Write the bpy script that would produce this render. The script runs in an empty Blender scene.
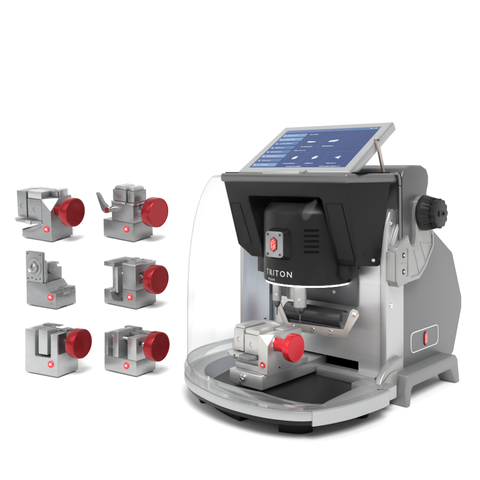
import bpy, bmesh, math, random
from mathutils import Vector, Matrix, Euler
random.seed(3)
S = bpy.context.scene
COL = S.collection
R = math.radians

# ------------------------------------------------------------------ camera frame (level camera, shifted lens)
YAW = R(42)
CR = Vector((math.cos(YAW), math.sin(YAW), 0))      # to the right of the view
CF = Vector((-math.sin(YAW), math.cos(YAW), 0))     # along the view
CAMP = Vector((0.71034, -1.22007, 0.46))
cam_d = bpy.data.cameras.new('camera'); cam = bpy.data.objects.new('camera', cam_d); COL.objects.link(cam)
cam.location = CAMP; cam.rotation_euler = (R(90), 0, YAW)
cam_d.sensor_width = 36; cam_d.lens = 709 / 480 * 36; cam_d.shift_y = -70 / 480
cam_d.clip_start = .05; cam_d.clip_end = 200
S.camera = cam

# ------------------------------------------------------------------ materials
def nt(name):
    m = bpy.data.materials.new(name); m.use_nodes = True
    return m, m.node_tree, m.node_tree.nodes['Principled BSDF']
def mat(name, col, metal=0, rough=.5, bump=0, bscale=400, var=0, vscale=30, stretch=None, coat=0, spec=None, rvar=0):
    m, t, p = nt(name)
    p.inputs['Base Color'].default_value = (*col, 1); p.inputs['Metallic'].default_value = metal
    p.inputs['Roughness'].default_value = rough; p.inputs['Coat Weight'].default_value = coat
    p.inputs['Coat Roughness'].default_value = .15
    if spec is not None: p.inputs['Specular IOR Level'].default_value = spec
    tc = t.nodes.new('ShaderNodeTexCoord'); mp = t.nodes.new('ShaderNodeMapping')
    t.links.new(tc.outputs['Object'], mp.inputs['Vector'])
    if stretch: mp.inputs['Scale'].default_value = stretch
    if bump or rvar:
        n = t.nodes.new('ShaderNodeTexNoise'); n.inputs['Scale'].default_value = bscale; n.inputs['Detail'].default_value = 5
        t.links.new(mp.outputs[0], n.inputs['Vector'])
        if bump:
            b = t.nodes.new('ShaderNodeBump'); b.inputs['Strength'].default_value = bump; b.inputs['Distance'].default_value = .0004
            t.links.new(n.outputs['Fac'], b.inputs['Height']); t.links.new(b.outputs[0], p.inputs['Normal'])
        if rvar:
            mr = t.nodes.new('ShaderNodeMapRange'); mr.inputs['To Min'].default_value = rough - rvar; mr.inputs['To Max'].default_value = rough + rvar
            mr.inputs['From Min'].default_value = .3; mr.inputs['From Max'].default_value = .7
            t.links.new(n.outputs['Fac'], mr.inputs['Value']); t.links.new(mr.outputs[0], p.inputs['Roughness'])
    if var:
        n2 = t.nodes.new('ShaderNodeTexNoise'); n2.inputs['Scale'].default_value = vscale; n2.inputs['Detail'].default_value = 4
        t.links.new(mp.outputs[0], n2.inputs['Vector'])
        cr = t.nodes.new('ShaderNodeValToRGB')
        cr.color_ramp.elements[0].position = .3; cr.color_ramp.elements[1].position = .7
        cr.color_ramp.elements[0].color = (*[c * (1 - var) for c in col], 1)
        cr.color_ramp.elements[1].color = (*[min(1, c * (1 + var)) for c in col], 1)
        t.links.new(n2.outputs['Fac'], cr.inputs['Fac']); t.links.new(cr.outputs[0], p.inputs['Base Color'])
    return m
M = {}
M['white'] = mat('white_sweep', (.93, .93, .93), 0, .8, var=.004, vscale=2, spec=.1)
M['silver'] = mat('silver_paint', (.43, .435, .44), .75, .34, bump=.02, bscale=900, rvar=.04, var=.02, vscale=8)
M['brushed'] = mat('brushed_steel', (.66, .665, .67), .8, .36, bump=.3, bscale=90, stretch=(1, 1, 22), rvar=.05, var=.05, vscale=6)
M['brushed_side'] = mat('brushed_edge', (.50, .505, .51), .75, .36, bump=.2, bscale=120, stretch=(20, 20, 1), rvar=.05)
M['satin'] = mat('satin_casting', (.36, .36, .355), .6, .4, bump=.2, bscale=700, var=.03, vscale=40)
M['panel'] = mat('graphite_panel_paint', (.155, .158, .163), .35, .38, bump=.1, bscale=1200, var=.02, vscale=5)
M['cover'] = mat('dark_grey_cover', (.10, .10, .105), .15, .38, bump=.15, bscale=1500)
M['black'] = mat('black_hood_plastic', (.0065, .007, .007), 0, .36, var=.05, vscale=12, spec=.22)
M['blackgloss'] = mat('black_housing_lacquer', (.006, .0062, .0065), 0, .38, spec=.25)
M['lid'] = mat('dark_grey_lid', (.13, .13, .125), .25, .3, bump=.05, bscale=1400)
M['void'] = mat('recess_black', (.004, .004, .004), 0, .8, var=.1, spec=.05)  # near-black; also puts the shade of slots and gaps into colour
M['rubber'] = mat('black_rubber_mat', (.006, .0065, .007), 0, .6, spec=.22, bump=.5, bscale=900, var=.15, vscale=25)
M['knob'] = mat('black_knob_plastic', (.007, .007, .007), 0, .42, bump=.1, bscale=900, spec=.35)
M['jawsteel'] = mat('bead_blasted_steel', (.60, .59, .575), .75, .38, bump=.35, bscale=1100, var=.04, vscale=50)
M['jawtop'] = mat('ground_steel', (.58, .58, .58), .75, .3, bump=.2, bscale=200, stretch=(1, 12, 1), var=.04, vscale=60)
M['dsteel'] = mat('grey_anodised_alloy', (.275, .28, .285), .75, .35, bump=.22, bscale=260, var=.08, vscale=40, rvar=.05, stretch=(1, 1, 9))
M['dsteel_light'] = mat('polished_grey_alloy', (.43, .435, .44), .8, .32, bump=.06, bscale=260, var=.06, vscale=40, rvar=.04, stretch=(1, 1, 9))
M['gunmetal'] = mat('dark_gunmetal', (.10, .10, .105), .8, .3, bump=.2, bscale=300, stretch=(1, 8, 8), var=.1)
M['chrome'] = mat('chromed_steel', (.75, .75, .75), 1, .16, bump=.05, bscale=400)
M['darkhole'] = mat('dark_socket', (.02, .02, .02), .2, .6, var=.1)
M['red'] = mat('red_anodised_knob', (.31, .006, .012), .75, .33, bump=.35, bscale=900, coat=.2, var=.12, vscale=90)
M['redbright'] = mat('bright_red_knob', (.70, .008, .025), .5, .34, bump=.25, bscale=900, coat=.3, var=.06, vscale=60)
M['redenamel'] = mat('red_enamel', (.66, .02, .03), 0, .25, coat=.5, var=.1, vscale=300)
M['markwhite'] = mat('white_print', (.82, .82, .82), 0, .5, var=.02)
M['linegrey'] = mat('light_grey_inlay', (.62, .62, .62), .2, .4, var=.02)
M['bezel'] = mat('tablet_aluminium', (.42, .43, .435), .6, .33, bump=.1, bscale=1200, var=.02)
M['strut'] = mat('bronze_tinted_strut', (.52, .43, .40), .7, .35, bump=.1, bscale=300, var=.05)
M['roller'] = mat('dark_steel_shield', (.055, .056, .058), .6, .3, bump=.15, bscale=200, stretch=(1, 20, 20), var=.08)
M['plate_dark'] = mat('dark_slate_plate', (.10, .105, .11), .5, .38, bump=.1, bscale=300, var=.05)
M['strap'] = mat('warm_steel_strap', (.56, .53, .50), .7, .36, bump=.2, bscale=400, var=.05, vscale=40)

def emis(name, col, st, noise=0):
    m, t, p = nt(name)
    p.inputs['Base Color'].default_value = (*[c * .2 for c in col], 1); p.inputs['Roughness'].default_value = .2; p.inputs['Specular IOR Level'].default_value = .2
    p.inputs['Emission Color'].default_value = (*col, 1); p.inputs['Emission Strength'].default_value = st
    if noise:
        tc = t.nodes.new('ShaderNodeTexCoord'); n = t.nodes.new('ShaderNodeTexNoise'); n.inputs['Scale'].default_value = 9
        t.links.new(tc.outputs['Object'], n.inputs['Vector'])
        cr = t.nodes.new('ShaderNodeValToRGB'); cr.color_ramp.elements[0].color = (*[c * (1 - noise) for c in col], 1); cr.color_ramp.elements[1].color = (*[c * (1 + noise) for c in col], 1)
        t.links.new(n.outputs['Fac'], cr.inputs['Fac']); t.links.new(cr.outputs[0], p.inputs['Emission Color'])
    return m
M['screen'] = emis('tablet_display', (.022, .056, .205), .7, .3)
M['ui_mid'] = emis('display_menu_blue', (.075, .15, .34), .8, .1)
M['ui_light'] = emis('display_menu_pale', (.17, .29, .50), .8, .1)
M['ui_line'] = emis('display_lines', (.10, .17, .38), .8)
M['ui_white'] = emis('display_icons', (.55, .62, .72), .85)
M['led'] = emis('white_led_ring', (1, 1, 1), 7.0)

def clear(name, tint, edge, gl, rough=.05, milk=0):
    m = bpy.data.materials.new(name); m.use_nodes = True; t = m.node_tree; t.nodes.clear()
    out = t.nodes.new('ShaderNodeOutputMaterial'); mx = t.nodes.new('ShaderNodeMixShader'); tr = t.nodes.new('ShaderNodeBsdfTransparent')
    g = t.nodes.new('ShaderNodeBsdfGlossy'); g.inputs['Roughness'].default_value = rough; g.inputs['Color'].default_value = (.9, .9, .9, 1)
    lw = t.nodes.new('ShaderNodeLayerWeight'); lw.inputs['Blend'].default_value = .25
    cr = t.nodes.new('ShaderNodeValToRGB')
    cr.color_ramp.elements[0].position = .0; cr.color_ramp.elements[0].color = (*tint, 1)
    cr.color_ramp.elements[1].position = 1; cr.color_ramp.elements[1].color = (*edge, 1)
    e = cr.color_ramp.elements.new(.6); e.color = (*[(a * .85 + b * .15) for a, b in zip(tint, edge)], 1)
    mu = t.nodes.new('ShaderNodeMath'); mu.operation = 'MULTIPLY'; mu.inputs[1].default_value = gl
    L = t.links
    L.new(lw.outputs['Facing'], cr.inputs['Fac']); L.new(cr.outputs[0], tr.inputs['Color'])
    L.new(lw.outputs['Fresnel'], mu.inputs[0]); L.new(mu.outputs[0], mx.inputs['Fac'])
    L.new(tr.outputs[0], mx.inputs[1]); L.new(g.outputs[0], mx.inputs[2]); L.new(mx.outputs[0], out.inputs['Surface'])
    if milk:
        df = t.nodes.new('ShaderNodeBsdfDiffuse'); df.inputs['Color'].default_value = (.6, .61, .61, 1); m2 = t.nodes.new('ShaderNodeMixShader'); m2.inputs['Fac'].default_value = milk
        L.new(mx.outputs[0], m2.inputs[1]); L.new(df.outputs[0], m2.inputs[2]); L.new(m2.outputs[0], out.inputs['Surface'])
    return m
M['visor'] = clear('clear_polycarbonate', (.996, .997, .997), (.12, .14, .15), .10)
M['flange'] = clear('clear_flange_plastic', (.972, .976, .976), (.70, .72, .73), .55, .1, .05)

# ------------------------------------------------------------------ mesh builder
KEEP = {'badge_mark', 'emblem_stroke', 'side_knob', 'bracket_rib', 'floor', 'display_steps', 'chip_shield', 'shield_strap', 'tablet_hinge', 'side_bracket', 'locking_bolt', 'lock_screw'}
class MB:
    def __init__(s): s.bm = bmesh.new()
    def _bev(s, faces, bev, seg):
        if bev > 0:
            es = list({e for f in faces for e in f.edges if len(e.link_faces) == 2 and e.calc_face_angle(0) > R(25)})
            bmesh.ops.bevel(s.bm, geom=es, offset=bev, segments=seg, affect='EDGES', profile=.5, clamp_overlap=True)
    def box(s, a, b, bev=.0, seg=2, mtx=None):
        (x0, y0, z0), (x1, y1, z1) = a, b
        r = bmesh.ops.create_cube(s.bm, size=1)
        for v in r['verts']:
            v.co = Vector(((x0 + x1) / 2 + v.co.x * (x1 - x0), (y0 + y1) / 2 + v.co.y * (y1 - y0), (z0 + z1) / 2 + v.co.z * (z1 - z0)))
            if mtx: v.co = mtx @ v.co
        s._bev({f for v in r['verts'] for f in v.link_faces}, bev, seg); return s
    def prism(s, pts, axis, a, b, bev=0, seg=2, mtx=None, fb=None):
        """pts: 2d outline in the two other axes (x,y,z order), extruded along axis from a to b"""
        def P(u, v, w):
            if axis == 'x': c = Vector((w, u, v))
            elif axis == 'y': c = Vector((u, w, v))
            else: c = Vector((u, v, w))
            return mtx @ c if mtx else c
        A = [s.bm.verts.new(P(u, v, a)) for u, v in pts]
        Bp = fb or pts
        B = [s.bm.verts.new(P(u, v, b)) for u, v in Bp]
        n = len(pts); F = [s.bm.faces.new(A), s.bm.faces.new(B[::-1])]
        for i in range(n): F.append(s.bm.faces.new((A[i], B[i], B[(i + 1) % n], A[(i + 1) % n])))
        bmesh.ops.recalc_face_normals(s.bm, faces=F)
        s._bev(F, bev, seg); return s
    def cyl(s, p0, p1, r0, r1=None, n=32, bev=0, caps=True):
        p0 = Vector(p0); p1 = Vector(p1); r1 = r0 if r1 is None else r1
        d = p1 - p0; q = d.to_track_quat('Z', 'Y').to_matrix().to_4x4()
        return s.lathe([(0, 0)] * 0 + ([(0, 0)] if caps else []) + [(r0, 0), (r1, d.length)] + ([(0, d.length)] if caps else []), n, Matrix.Translation(p0) @ q, bev)
    def lathe(s, prof, n=48, mtx=None, bev=0, seg=2):
        rings = []
        for r, z in prof:
            if r < 1e-7: rings.append([s.bm.verts.new((0, 0, z))])
            else: rings.append([s.bm.verts.new((r * math.cos(2 * math.pi * k / n), r * math.sin(2 * math.pi * k / n), z)) for k in range(n)])
        F = []
        for A, B in zip(rings, rings[1:]):
            for k in range(n):
                k2 = (k + 1) % n
                if len(A) == 1 and len(B) == 1: continue
                if len(A) == 1: F.append(s.bm.faces.new((A[0], B[k], B[k2])))
                elif len(B) == 1: F.append(s.bm.faces.new((A[k], A[k2], B[0])))
                else: F.append(s.bm.faces.new((A[k], A[k2], B[k2], B[k])))
        bmesh.ops.recalc_face_normals(s.bm, faces=F)
        if mtx:
            for ring in rings:
                for v in ring: v.co = mtx @ v.co
        s._bev(F, bev, seg); return s
    def tube(s, pts, r, n=10, closed=False, sx=1, sz=1):
        pts = [Vector(p) for p in pts]; rings = []; N = len(pts)
        for i, p in enumerate(pts):
            a = pts[i - 1] if (i or closed) else p; b = pts[(i + 1) % N] if (i < N - 1 or closed) else p
            d = (b - a).normalized(); u = d.cross(Vector((0, 0, 1)))
            if u.length < .05: u = d.cross(Vector((1, 0, 0)))
            u.normalize(); w = u.cross(d)
            rings.append([s.bm.verts.new(p + u * math.cos(2 * math.pi * k / n) * r * sx + w * math.sin(2 * math.pi * k / n) * r * sz) for k in range(n)])
        F = []
        rr = list(zip(rings, rings[1:])) + ([(rings[-1], rings[0])] if closed else [])
        for A, B in rr:
            for k in range(n): F.append(s.bm.faces.new((A[k], A[(k + 1) % n], B[(k + 1) % n], B[k])))
        if not closed: F += [s.bm.faces.new(rings[0]), s.bm.faces.new(rings[-1][::-1])]
        bmesh.ops.recalc_face_normals(s.bm, faces=F); return s
    def loft(s, loops, closed=True, cap=False, ringclose=False):
        V = [[s.bm.verts.new(p) for p in L] for L in loops]; F = []
        pr = list(zip(V, V[1:])) + ([(V[-1], V[0])] if ringclose else [])
        for A, B in pr:
            n = len(A)
            for i in range(n if closed else n - 1): F.append(s.bm.faces.new((A[i], A[(i + 1) % n], B[(i + 1) % n], B[i])))
        if cap: F += [s.bm.faces.new(V[0]), s.bm.faces.new(V[-1])]
        bmesh.ops.recalc_face_normals(s.bm, faces=F); return s
    def build(s, name, m, parent=None, root=None, sharp=32):
        """vertices are given in the frame of root (thing); parent may be root or one of its parts"""
        me = bpy.data.meshes.new(name); s.bm.normal_update()
        for e in s.bm.edges:
            if len(e.link_faces) == 2: e.smooth = e.calc_face_angle(0) < R(sharp)
        for f in s.bm.faces: f.smooth = True
        whole = name in KEEP
        isl = []
        if not whole:
            s.bm.verts.index_update(); lab = {}
            for v in s.bm.verts:
                if v in lab: continue
                st = [v]; lab[v] = len(isl); n = 0
                while st:
                    q = st.pop(); n += 1
                    for e in q.link_edges:
                        w = e.other_vert(q)
                        if w not in lab: lab[w] = len(isl); st.append(w)
                isl.append(n)
        if len(isl) > 1:
            first = None
            for k in range(len(isl)):
                b2 = s.bm.copy(); b2.verts.index_update(); b2.verts.ensure_lookup_table(); s.bm.verts.ensure_lookup_table()
                dele = [b2.verts[v.index] for v in s.bm.verts if lab[v] != k]
                bmesh.ops.delete(b2, geom=dele, context='VERTS')
                m2 = bpy.data.meshes.new(name); b2.to_mesh(m2); b2.free(); m2.materials.append(M[m] if isinstance(m, str) else m)
                o = bpy.data.objects.new(name, m2); COL.objects.link(o)
                if parent: o.parent = parent
                first = first or o
            s.bm.free(); bpy.data.meshes.remove(me); return first
        s.bm.to_mesh(me); s.bm.free()
        me.materials.append(M[m] if isinstance(m, str) else m)
        o = bpy.data.objects.new(name, me); COL.objects.link(o)
        if parent: o.parent = parent
        return o
def thing(name, label, cat, mtx, group=None):
    o = bpy.data.objects.new(name, None); COL.objects.link(o); o.empty_display_size = .03
    o.matrix_world = mtx; o['label'] = label; o['category'] = cat
    if group: o['group'] = group
    return o
def rrect(x0, y0, x1, y1, r, n=5):
    P = []
    for cx, cy, a in ((x1 - r, y1 - r, 0), (x0 + r, y1 - r, 90), (x0 + r, y0 + r, 180), (x1 - r, y0 + r, 270)):
        for k in range(n + 1): t = R(a + 90 * k / n); P.append((cx + r * math.cos(t), cy + r * math.sin(t)))
    return P
def text_mesh(txt, size, depth=.0006, font_w=1):
    c = bpy.data.curves.new('lettering', 'FONT'); c.body = txt; c.size = size; c.extrude = depth; c.align_x = 'CENTER'; c.align_y = 'CENTER'
    c.space_character = 1.35; c.resolution_u = 3
    o = bpy.data.objects.new('lettering', c); COL.objects.link(o)
    dg = bpy.context.evaluated_depsgraph_get(); me = bpy.data.meshes.new_from_object(o.evaluated_get(dg))
    bpy.data.objects.remove(o); bpy.data.curves.remove(c)
    me.name = 'lettering'; return me
def catmull(P, n):
    P = [Vector((*p, 0)) if len(p) == 2 else Vector(p) for p in P]; out = []
    for i in range(len(P) - 1):
        a, b, c, d = P[max(i - 1, 0)], P[i], P[i + 1], P[min(i + 2, len(P) - 1)]
        for k in range(n):
            t = k / n
            out.append(.5 * ((2 * b) + (c - a) * t + (2 * a - 5 * b + 4 * c - d) * t * t + (3 * b - a - 3 * c + d) * t ** 3))
    out.append(P[-1]); return out
def resample(P, N):
    L = [0]
    for a, b in zip(P, P[1:]): L.append(L[-1] + (b - a).length)
    out = []; j = 0
    for k in range(N):
        t = L[-1] * k / (N - 1)
        while j < len(L) - 2 and L[j + 1] < t: j += 1
        f = (t - L[j]) / max(L[j + 1] - L[j], 1e-9); out.append(P[j].lerp(P[j + 1], f))
    return out
def screw(mb, c, ax, r, h=.0015):
    c = Vector(c); ax = Vector(ax).normalized(); mb.cyl(c - ax * .001, c + ax * h, r, r * .85, 16)

# ------------------------------------------------------------------ setting: floor, and low white display steps added under the loose jaws
def cf(rt, fw, z): p = CAMP + CR * rt + CF * fw; return Vector((p.x, p.y, z))
mb = MB(); mb.box((-30, -30, -.02), (30, 30, 0)); fl = mb.build('floor', 'white'); fl['kind'] = 'structure'
HZ = .46
ROW = {2: (1.74, 310.3, R(3.8)), 3: (1.95, 243, R(9.1))}
def row_z(d, y): return HZ - (y - 170) / 709 * d
prof = []
def fil(d0, z0, r=.035, n=6): return [(d0 - r + r * math.sin(R(90 * q / n)), z0 + r - r * math.cos(R(90 * q / n))) for q in range(n + 1)]
d, y, a = ROW[2]; z = row_z(d, y); prof += [(d - .07, 0)] + fil(d - .035, 0.0004) + [(d - .035, z - .035 * math.tan(a)), (1.87, z + (1.87 - d) * math.tan(a))] + fil(1.91, z + (1.91 - d) * math.tan(a) + .0004)
d, y, a = ROW[3]; z = row_z(d, y); prof += [(1.91, z - .04 * math.tan(a)), (2.09, z + (2.09 - d) * math.tan(a))] + fil(2.13, z + (2.13 - d) * math.tan(a), .04) + [(2.13, .62), (2.16, .62), (2.16, 0)]
mb = MB(); L0 = [cf(-1.1, dd, zz) for dd, zz in prof]; L1 = [cf(-.0838 * dd, dd, zz) for dd, zz in prof]
mb.loft([L0, L1], cap=True)
bd = mb.build('display_steps', 'white', sharp=20); bd['kind'] = 'structure'

# ------------------------------------------------------------------ the machine
ORG = Vector((-.18, 0, 0))
mach = thing('key_cutting_machine', 'silver and black key cutting machine with tilted tablet on top and clear curved shield', 'key machine', Matrix.Identity(4))
def B(mb, name, m, parent=None, **k): return mb.build(name, m, parent or mach, **k)

# base tray -----------------------------------------------------
outer = [(-.392, .05), (-.394, 0), (-.396, -.09), (-.388, -.155), (-.362, -.21), (-.315, -.252), (-.25, -.284), (-.163, -.304), (-.09, -.303), (-.037, -.288), (.004, -.258), (.03, -.195), (.040, -.14), (.0445, -.095), (.043, -.072), (.034, -.064), (.004, -.060)]
inner = [(-.352, .05), (-.354, 0), (-.354, -.08), (-.346, -.14), (-.325, -.187), (-.285, -.225), (-.23, -.255), (-.155, -.277), (-.09, -.279), (-.04, -.263), (-.004, -.236), (-.006, -.19), (-.009, -.135), (-.012, -.07), (-.014, -.02)]
innerb = [(-.335, .05), (-.338, 0), (-.322, -.08), (-.304, -.14), (-.290, -.19), (-.266, -.222), (-.212, -.247), (-.145, -.266), (-.09, -.270), (-.042, -.256), (-.007, -.232), (-.009, -.19), (-.012, -.135), (-.015, -.07), (-.017, -.02)]
NS = 120
def tuck(P): return [(x + .012 * min(1, max(0, (-.2 - x) / .15)), y) for x, y in P]
outer, inner, innerb = tuck(outer), tuck(inner), tuck(innerb)
RO, RI, RB = [resample(catmull(c, 10), NS) for c in (outer, inner, innerb)]
def lv(P, z, off=0):
    c = Vector((-.17, -.05, 0))
    out = []
    for i, p in enumerate(P):
        t = (P[min(i + 1, len(P) - 1)] - P[max(i - 1, 0)]).normalized(); n = Vector((t.y, -t.x, 0))
        q = p + n * off; out.append(Vector((q.x, q.y, z)))
    return out
mb = MB()
mb.loft([lv(RO, .0395), lv(RO, .0525), lv(RO, .0545, -.0008), lv(RO, .0555, -.003), lv(RI, .0555), lv(RI, .054, -.001), lv(RB, .036), lv(RB, .0345)], closed=False, ringclose=True)
mb.bm.verts.ensure_lookup_table()
tray = B(mb, 'base_tray', 'silver')
mb = MB()  # right-hand skirt, one step lower
k0 = 88
seg = lambda z, off: lv(RO, z, off)[k0:]
mb.loft([seg(.0305, .0016), seg(.054, .0016), seg(.056, -.001), seg(.056, -.02), seg(.0305, -.02)], closed=False, ringclose=True)
mb.bm.verts.ensure_lookup_table(); nv = len(RO) - k0; mb.bm.faces.new([mb.bm.verts[q * nv] for q in range(5)]); mb.bm.faces.new([mb.bm.verts[q * nv + nv - 1] for q in range(5)])
B(mb, 'corner_skirt', 'silver')
mb = MB(); mb.loft([lv(RO, .020, -.042), lv(RO, .026, -.020), lv(RO, .0305, -.0045), lv(RO, .0392, -.0025)], closed=True, cap=True); und = B(mb, 'underbody', 'black')
FEET = ((43, 2, .028), (57, 7, .046), (85, 7, .048))
for (i, w, zz) in FEET:
    mb = MB(); P0 = lv(RO, 0, -zz)[i - w:i + w + 1]; P1 = lv(RO, 0, -zz - .03)[i - w:i + w + 1][::-1]
    mb.prism([(p.x, p.y) for p in P0 + P1], 'z', .0005, .0235, bev=.0015)
    B(mb, 'rubber_foot', 'rubber')
mb = MB(); mb.lathe([(0, .0005), (.015, .0005), (.0165, .003), (.0175, .030), (0, .030)], 32, Matrix.Translation((-.010, -.085, 0))); B(mb, 'rubber_foot', 'rubber')
mb = MB()
pts = lv(RB, 0)[:]; mb.prism([(p.x, p.y) for p in pts], 'z', .030, .0385); B(mb, 'tray_mat', 'rubber')
mb = MB(); mb.box((-.33, -.022, .038), (-.016, .002, .0575), bev=.002); mb.box((-.150, -.03, .038), (-.016, -.0225, .054), bev=.0015)
B(mb, 'rear_ledge', 'silver')

# columns, back plate ------------------------------------------
def column(x0, x1, nm):
    yz = [(-.008, .03), (.058, .03), (.058, .30), (.046, .345), (.034, .372), (.018, .384), (.002, .378), (-.006, .36), (-.008, .34)]
    mb = MB(); mb.prism(yz, 'x', x0, x1, bev=.003, seg=3); return B(mb, nm, 'brushed_side')
c1 = column(-.014, .003, 'side_column'); c2 = column(-.382, -.366, 'side_column')
mb = MB()
for z in (.356, .195): mb.lathe([(0, 0), (.0042, 0), (.0042, .002), (.0026, .0022), (.0024, .0008), (0, .0008)], 20, Matrix.Translation((.0028, .006, z)) @ Matrix.Rotation(R(90), 4, 'Y'))
mb.build('screw', 'chrome', c1)
mb = MB()
X0, X1 = -.288, -.014
sx0, sx1, sz0, sz1 = -.235, -.066, .058, .075
mb.prism([(X0, .056), (sx0, .056), (sx0, sz1), (sx1, sz1), (sx1, .056), (X1, .056), (X1, .30), (X0, .30)], 'y', -.002, .008)
bp = B(mb, 'back_plate', 'brushed')
mb = MB(); mb.box((-.366, -.014, .05), (-.2885, .008, .31), bev=.0015)
lp = B(mb, 'guide_column', mat('blue_grey_steel', (.42, .45, .50), .8, .3, bump=.2, bscale=90, stretch=(22, 1, 1), var=.06, vscale=8))
mb = MB()
for z in (.235, .13): screw(mb, (-.30, -.0145, z), (0, -1, 0), .0028)
mb.build('screw', 'gunmetal', lp)
mb = MB(); mb.box((-.24, .012, .05), (-.06, .03, .08)); B(mb, 'slot_shade_box', 'void')  # dark box added behind the slot, standing for the shade inside it
mb = MB(); mb.box((-.285, -.008, .185), (-.066, -.0025, .29), bev=.001); pdk = B(mb, 'dark_plate', 'plate_dark')
mb = MB(); screw(mb, (-.12, -.008, .210), (0, -1, 0), .004, .002); mb.build('screw', 'strap', pdk)

# side panels and body -----------------------------------------
yz = [(.060, .058), (.056, .20), (.060, .33), (.095, .395), (.13, .41), (.158, .385), (.188, .331), (.279, .276), (.326, .171), (.326, .146), (.284, .052), (.27, .045)]
mb = MB(); mb.prism(yz, 'x', -.016, .002, bev=.004, seg=3); sp = B(mb, 'side_panel', 'panel')
mb = MB(); mb.prism(yz, 'x', -.382, -.366, bev=.004, seg=3); B(mb, 'side_panel', 'panel')
yz2 = [(.012, .04), (.012, .42), (.15, .42), (.158, .37), (.186, .325), (.272, .27), (.318, .17), (.318, .147), (.283, .055)]
mb = MB(); mb.prism(yz2, 'x', -.367, -.0155); B(mb, 'rear_body', 'cover')
# rounded outline with emblem on side panel
def ring2d(mb, P, Q, axis, a, b, mtx=None):
    n = len(P)
    def f(p, w): c = Vector((w, p[0], p[1])) if axis == 'x' else Vector((p[0], w, p[1])); return mtx @ c if mtx else c
    mb.loft([[f(p, a) for p in P], [f(p, b) for p in P], [f(p, b) for p in Q], [f(p, a) for p in Q]], ringclose=True)
y0, y1, z0, z1 = .085, .206, .085, .128
mb = MB(); mb.prism(rrect(y0 + .002, z0 + .002, y1 - .002, z1 - .002, .010), 'x', .001, .0026); bdg = mb.build('emblem_plate', 'panel', sp)
mb = MB(); ring2d(mb, rrect(y0, z0, y1, z1, .012), rrect(y0 + .0022, z0 + .0022, y1 - .0022, z1 - .0022, .010), 'x', .0015, .0034); mb.build('emblem_outline', 'linegrey', bdg)
def emblem(parent, mtx, s=1.0, red='redenamel'):
    """elongated faceted emblem: dark setting, red body, pale strokes. local x across, y out, z up; height 24 mm * s"""
    def sc(P): return [(x * s, z * s) for x, z in P]
    hexo = sc([(-.0052, -.0075), (0, -.0125), (.0052, -.0075), (.0052, .0075), (0, .0125), (-.0052, .0075)])
    hexi = sc([(-.0042, -.007), (0, -.011), (.0042, -.007), (.0042, .007), (0, .011), (-.0042, .007)])
    mb = MB(); mb.prism(hexo, 'y', 0, -.0010 * s, mtx=mtx); mb.build('emblem_setting', 'darkhole', parent)
    mb = MB(); mb.prism(hexi, 'y', -.0008 * s, -.0022 * s, bev=.0006 * s, mtx=mtx); e = mb.build('red_emblem', red, parent)
    mb = MB()
    for P in ([(-.0028, -.006), (-.0022, -.006), (-.0022, .005), (-.0028, .0055)], [(.0002, -.008), (.0010, -.0075), (.0010, -.001), (.0002, -.0015)],
              [(-.0012, .001), (.0020, .0035), (.0020, .0046), (-.0012, .002)], [(.0022, -.005), (.0030, -.005), (.0030, .001), (.0022, .001)], [(-.001, .006), (.0012, .0045), (.0016, .0052), (-.0006, .0072)]):
        mb.prism(sc(P), 'y', -.0021 * s, -.0026 * s, mtx=mtx)
    mb.build('emblem_stroke', mat('pale_red_stroke', (.85, .45, .42), 0, .4), e)
emblem(bdg, Matrix.Translation((.0026, .147, .1065)) @ Matrix.Rotation(R(90), 4, 'Z'), 1.25)

# foot bars -----------------------------------------------------
def footbar(x0, x1):
    P = [(.014, 0), (.008, .03), (.014, .062), (.226, .062), (.236, .052), (.246, 0), (.228, 0), (.202, .036), (.038, .036), (.031, .029), (.027, 0)]
    mb = MB(); mb.prism(P, 'x', x0, x1, bev=.003, seg=3); return B(mb, 'foot_bar', 'panelfoot')
M['panelfoot'] = mat('grey_foot_paint', (.22, .223, .226), .4, .4, bump=.12, bscale=1000, var=.02)
footbar(-.006, .034); footbar(-.414, -.374)
mb = MB()  # small upright fairing between tray and foot
mb.prism([(-.055, .05), (-.046, .066), (-.028, .080), (-.008, .088), (.035, .092), (.035, .05)], 'x', .0005, .0145, bev=.003, seg=3)
mb.prism([(-.068, .02), (-.066, .050), (-.040, .060), (-.020, .070), (.006, .072), (.006, .02)], 'x', .0148, .0165, bev=.0025, seg=3)
B(mb, 'corner_fairing', 'satin')
mb = MB(); mb.box((-.034, -.078, .030), (.0165, -.028, .0558), bev=.0015); B(mb, 'corner_block', 'silver'); mb = MB(); mb.box((-.020, -.0705, .0310), (.0365, -.030, .0553), bev=.002); B(mb, 'corner_block', 'silver')

M['trim'] = mat('blue_grey_trim', (.16, .17, .18), .5, .35)
# rear cover and trims -----------------------------------------
P = [(.026, .29), (.026, .42), (.030, .448), (.042, .463), (.07, .470), (.112, .470), (.134, .463), (.143, .449), (.143, .432), (.136, .414), (.135, .39), (.14, .33), (.14, .29)]
mb = MB(); mb.prism(P, 'x', -.378, .014, bev=.006, seg=4); B(mb, 'rear_cover', mat('slate_cover_paint', (.11, .11, .115), .4, .34, bump=.1, bscale=1200, var=.02))
for s_, xx in ((1, .016), (-1, -.380)):
    mb = MB(); mb.tube([Vector((xx, p.x, p.y)) for p in catmull([(.004, .4535), (.012, .450), (.0165, .438), (.018, .41), (.019, .36), (.019, .315)], 6)], .0036, 10, sx=.8, sz=.8); B(mb, 'trim_strip', 'trim')
    mb = MB(); mb.tube([Vector((xx - .004 * s_, p.x, p.y)) for p in catmull([(.014, .452), (.020, .450), (.0245, .438), (.026, .40), (.027, .30)], 6)], .0042, 8); B(mb, 'dark_gap_strip', 'void')  # black strip added to stand for the dark gap between hood and cover

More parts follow.
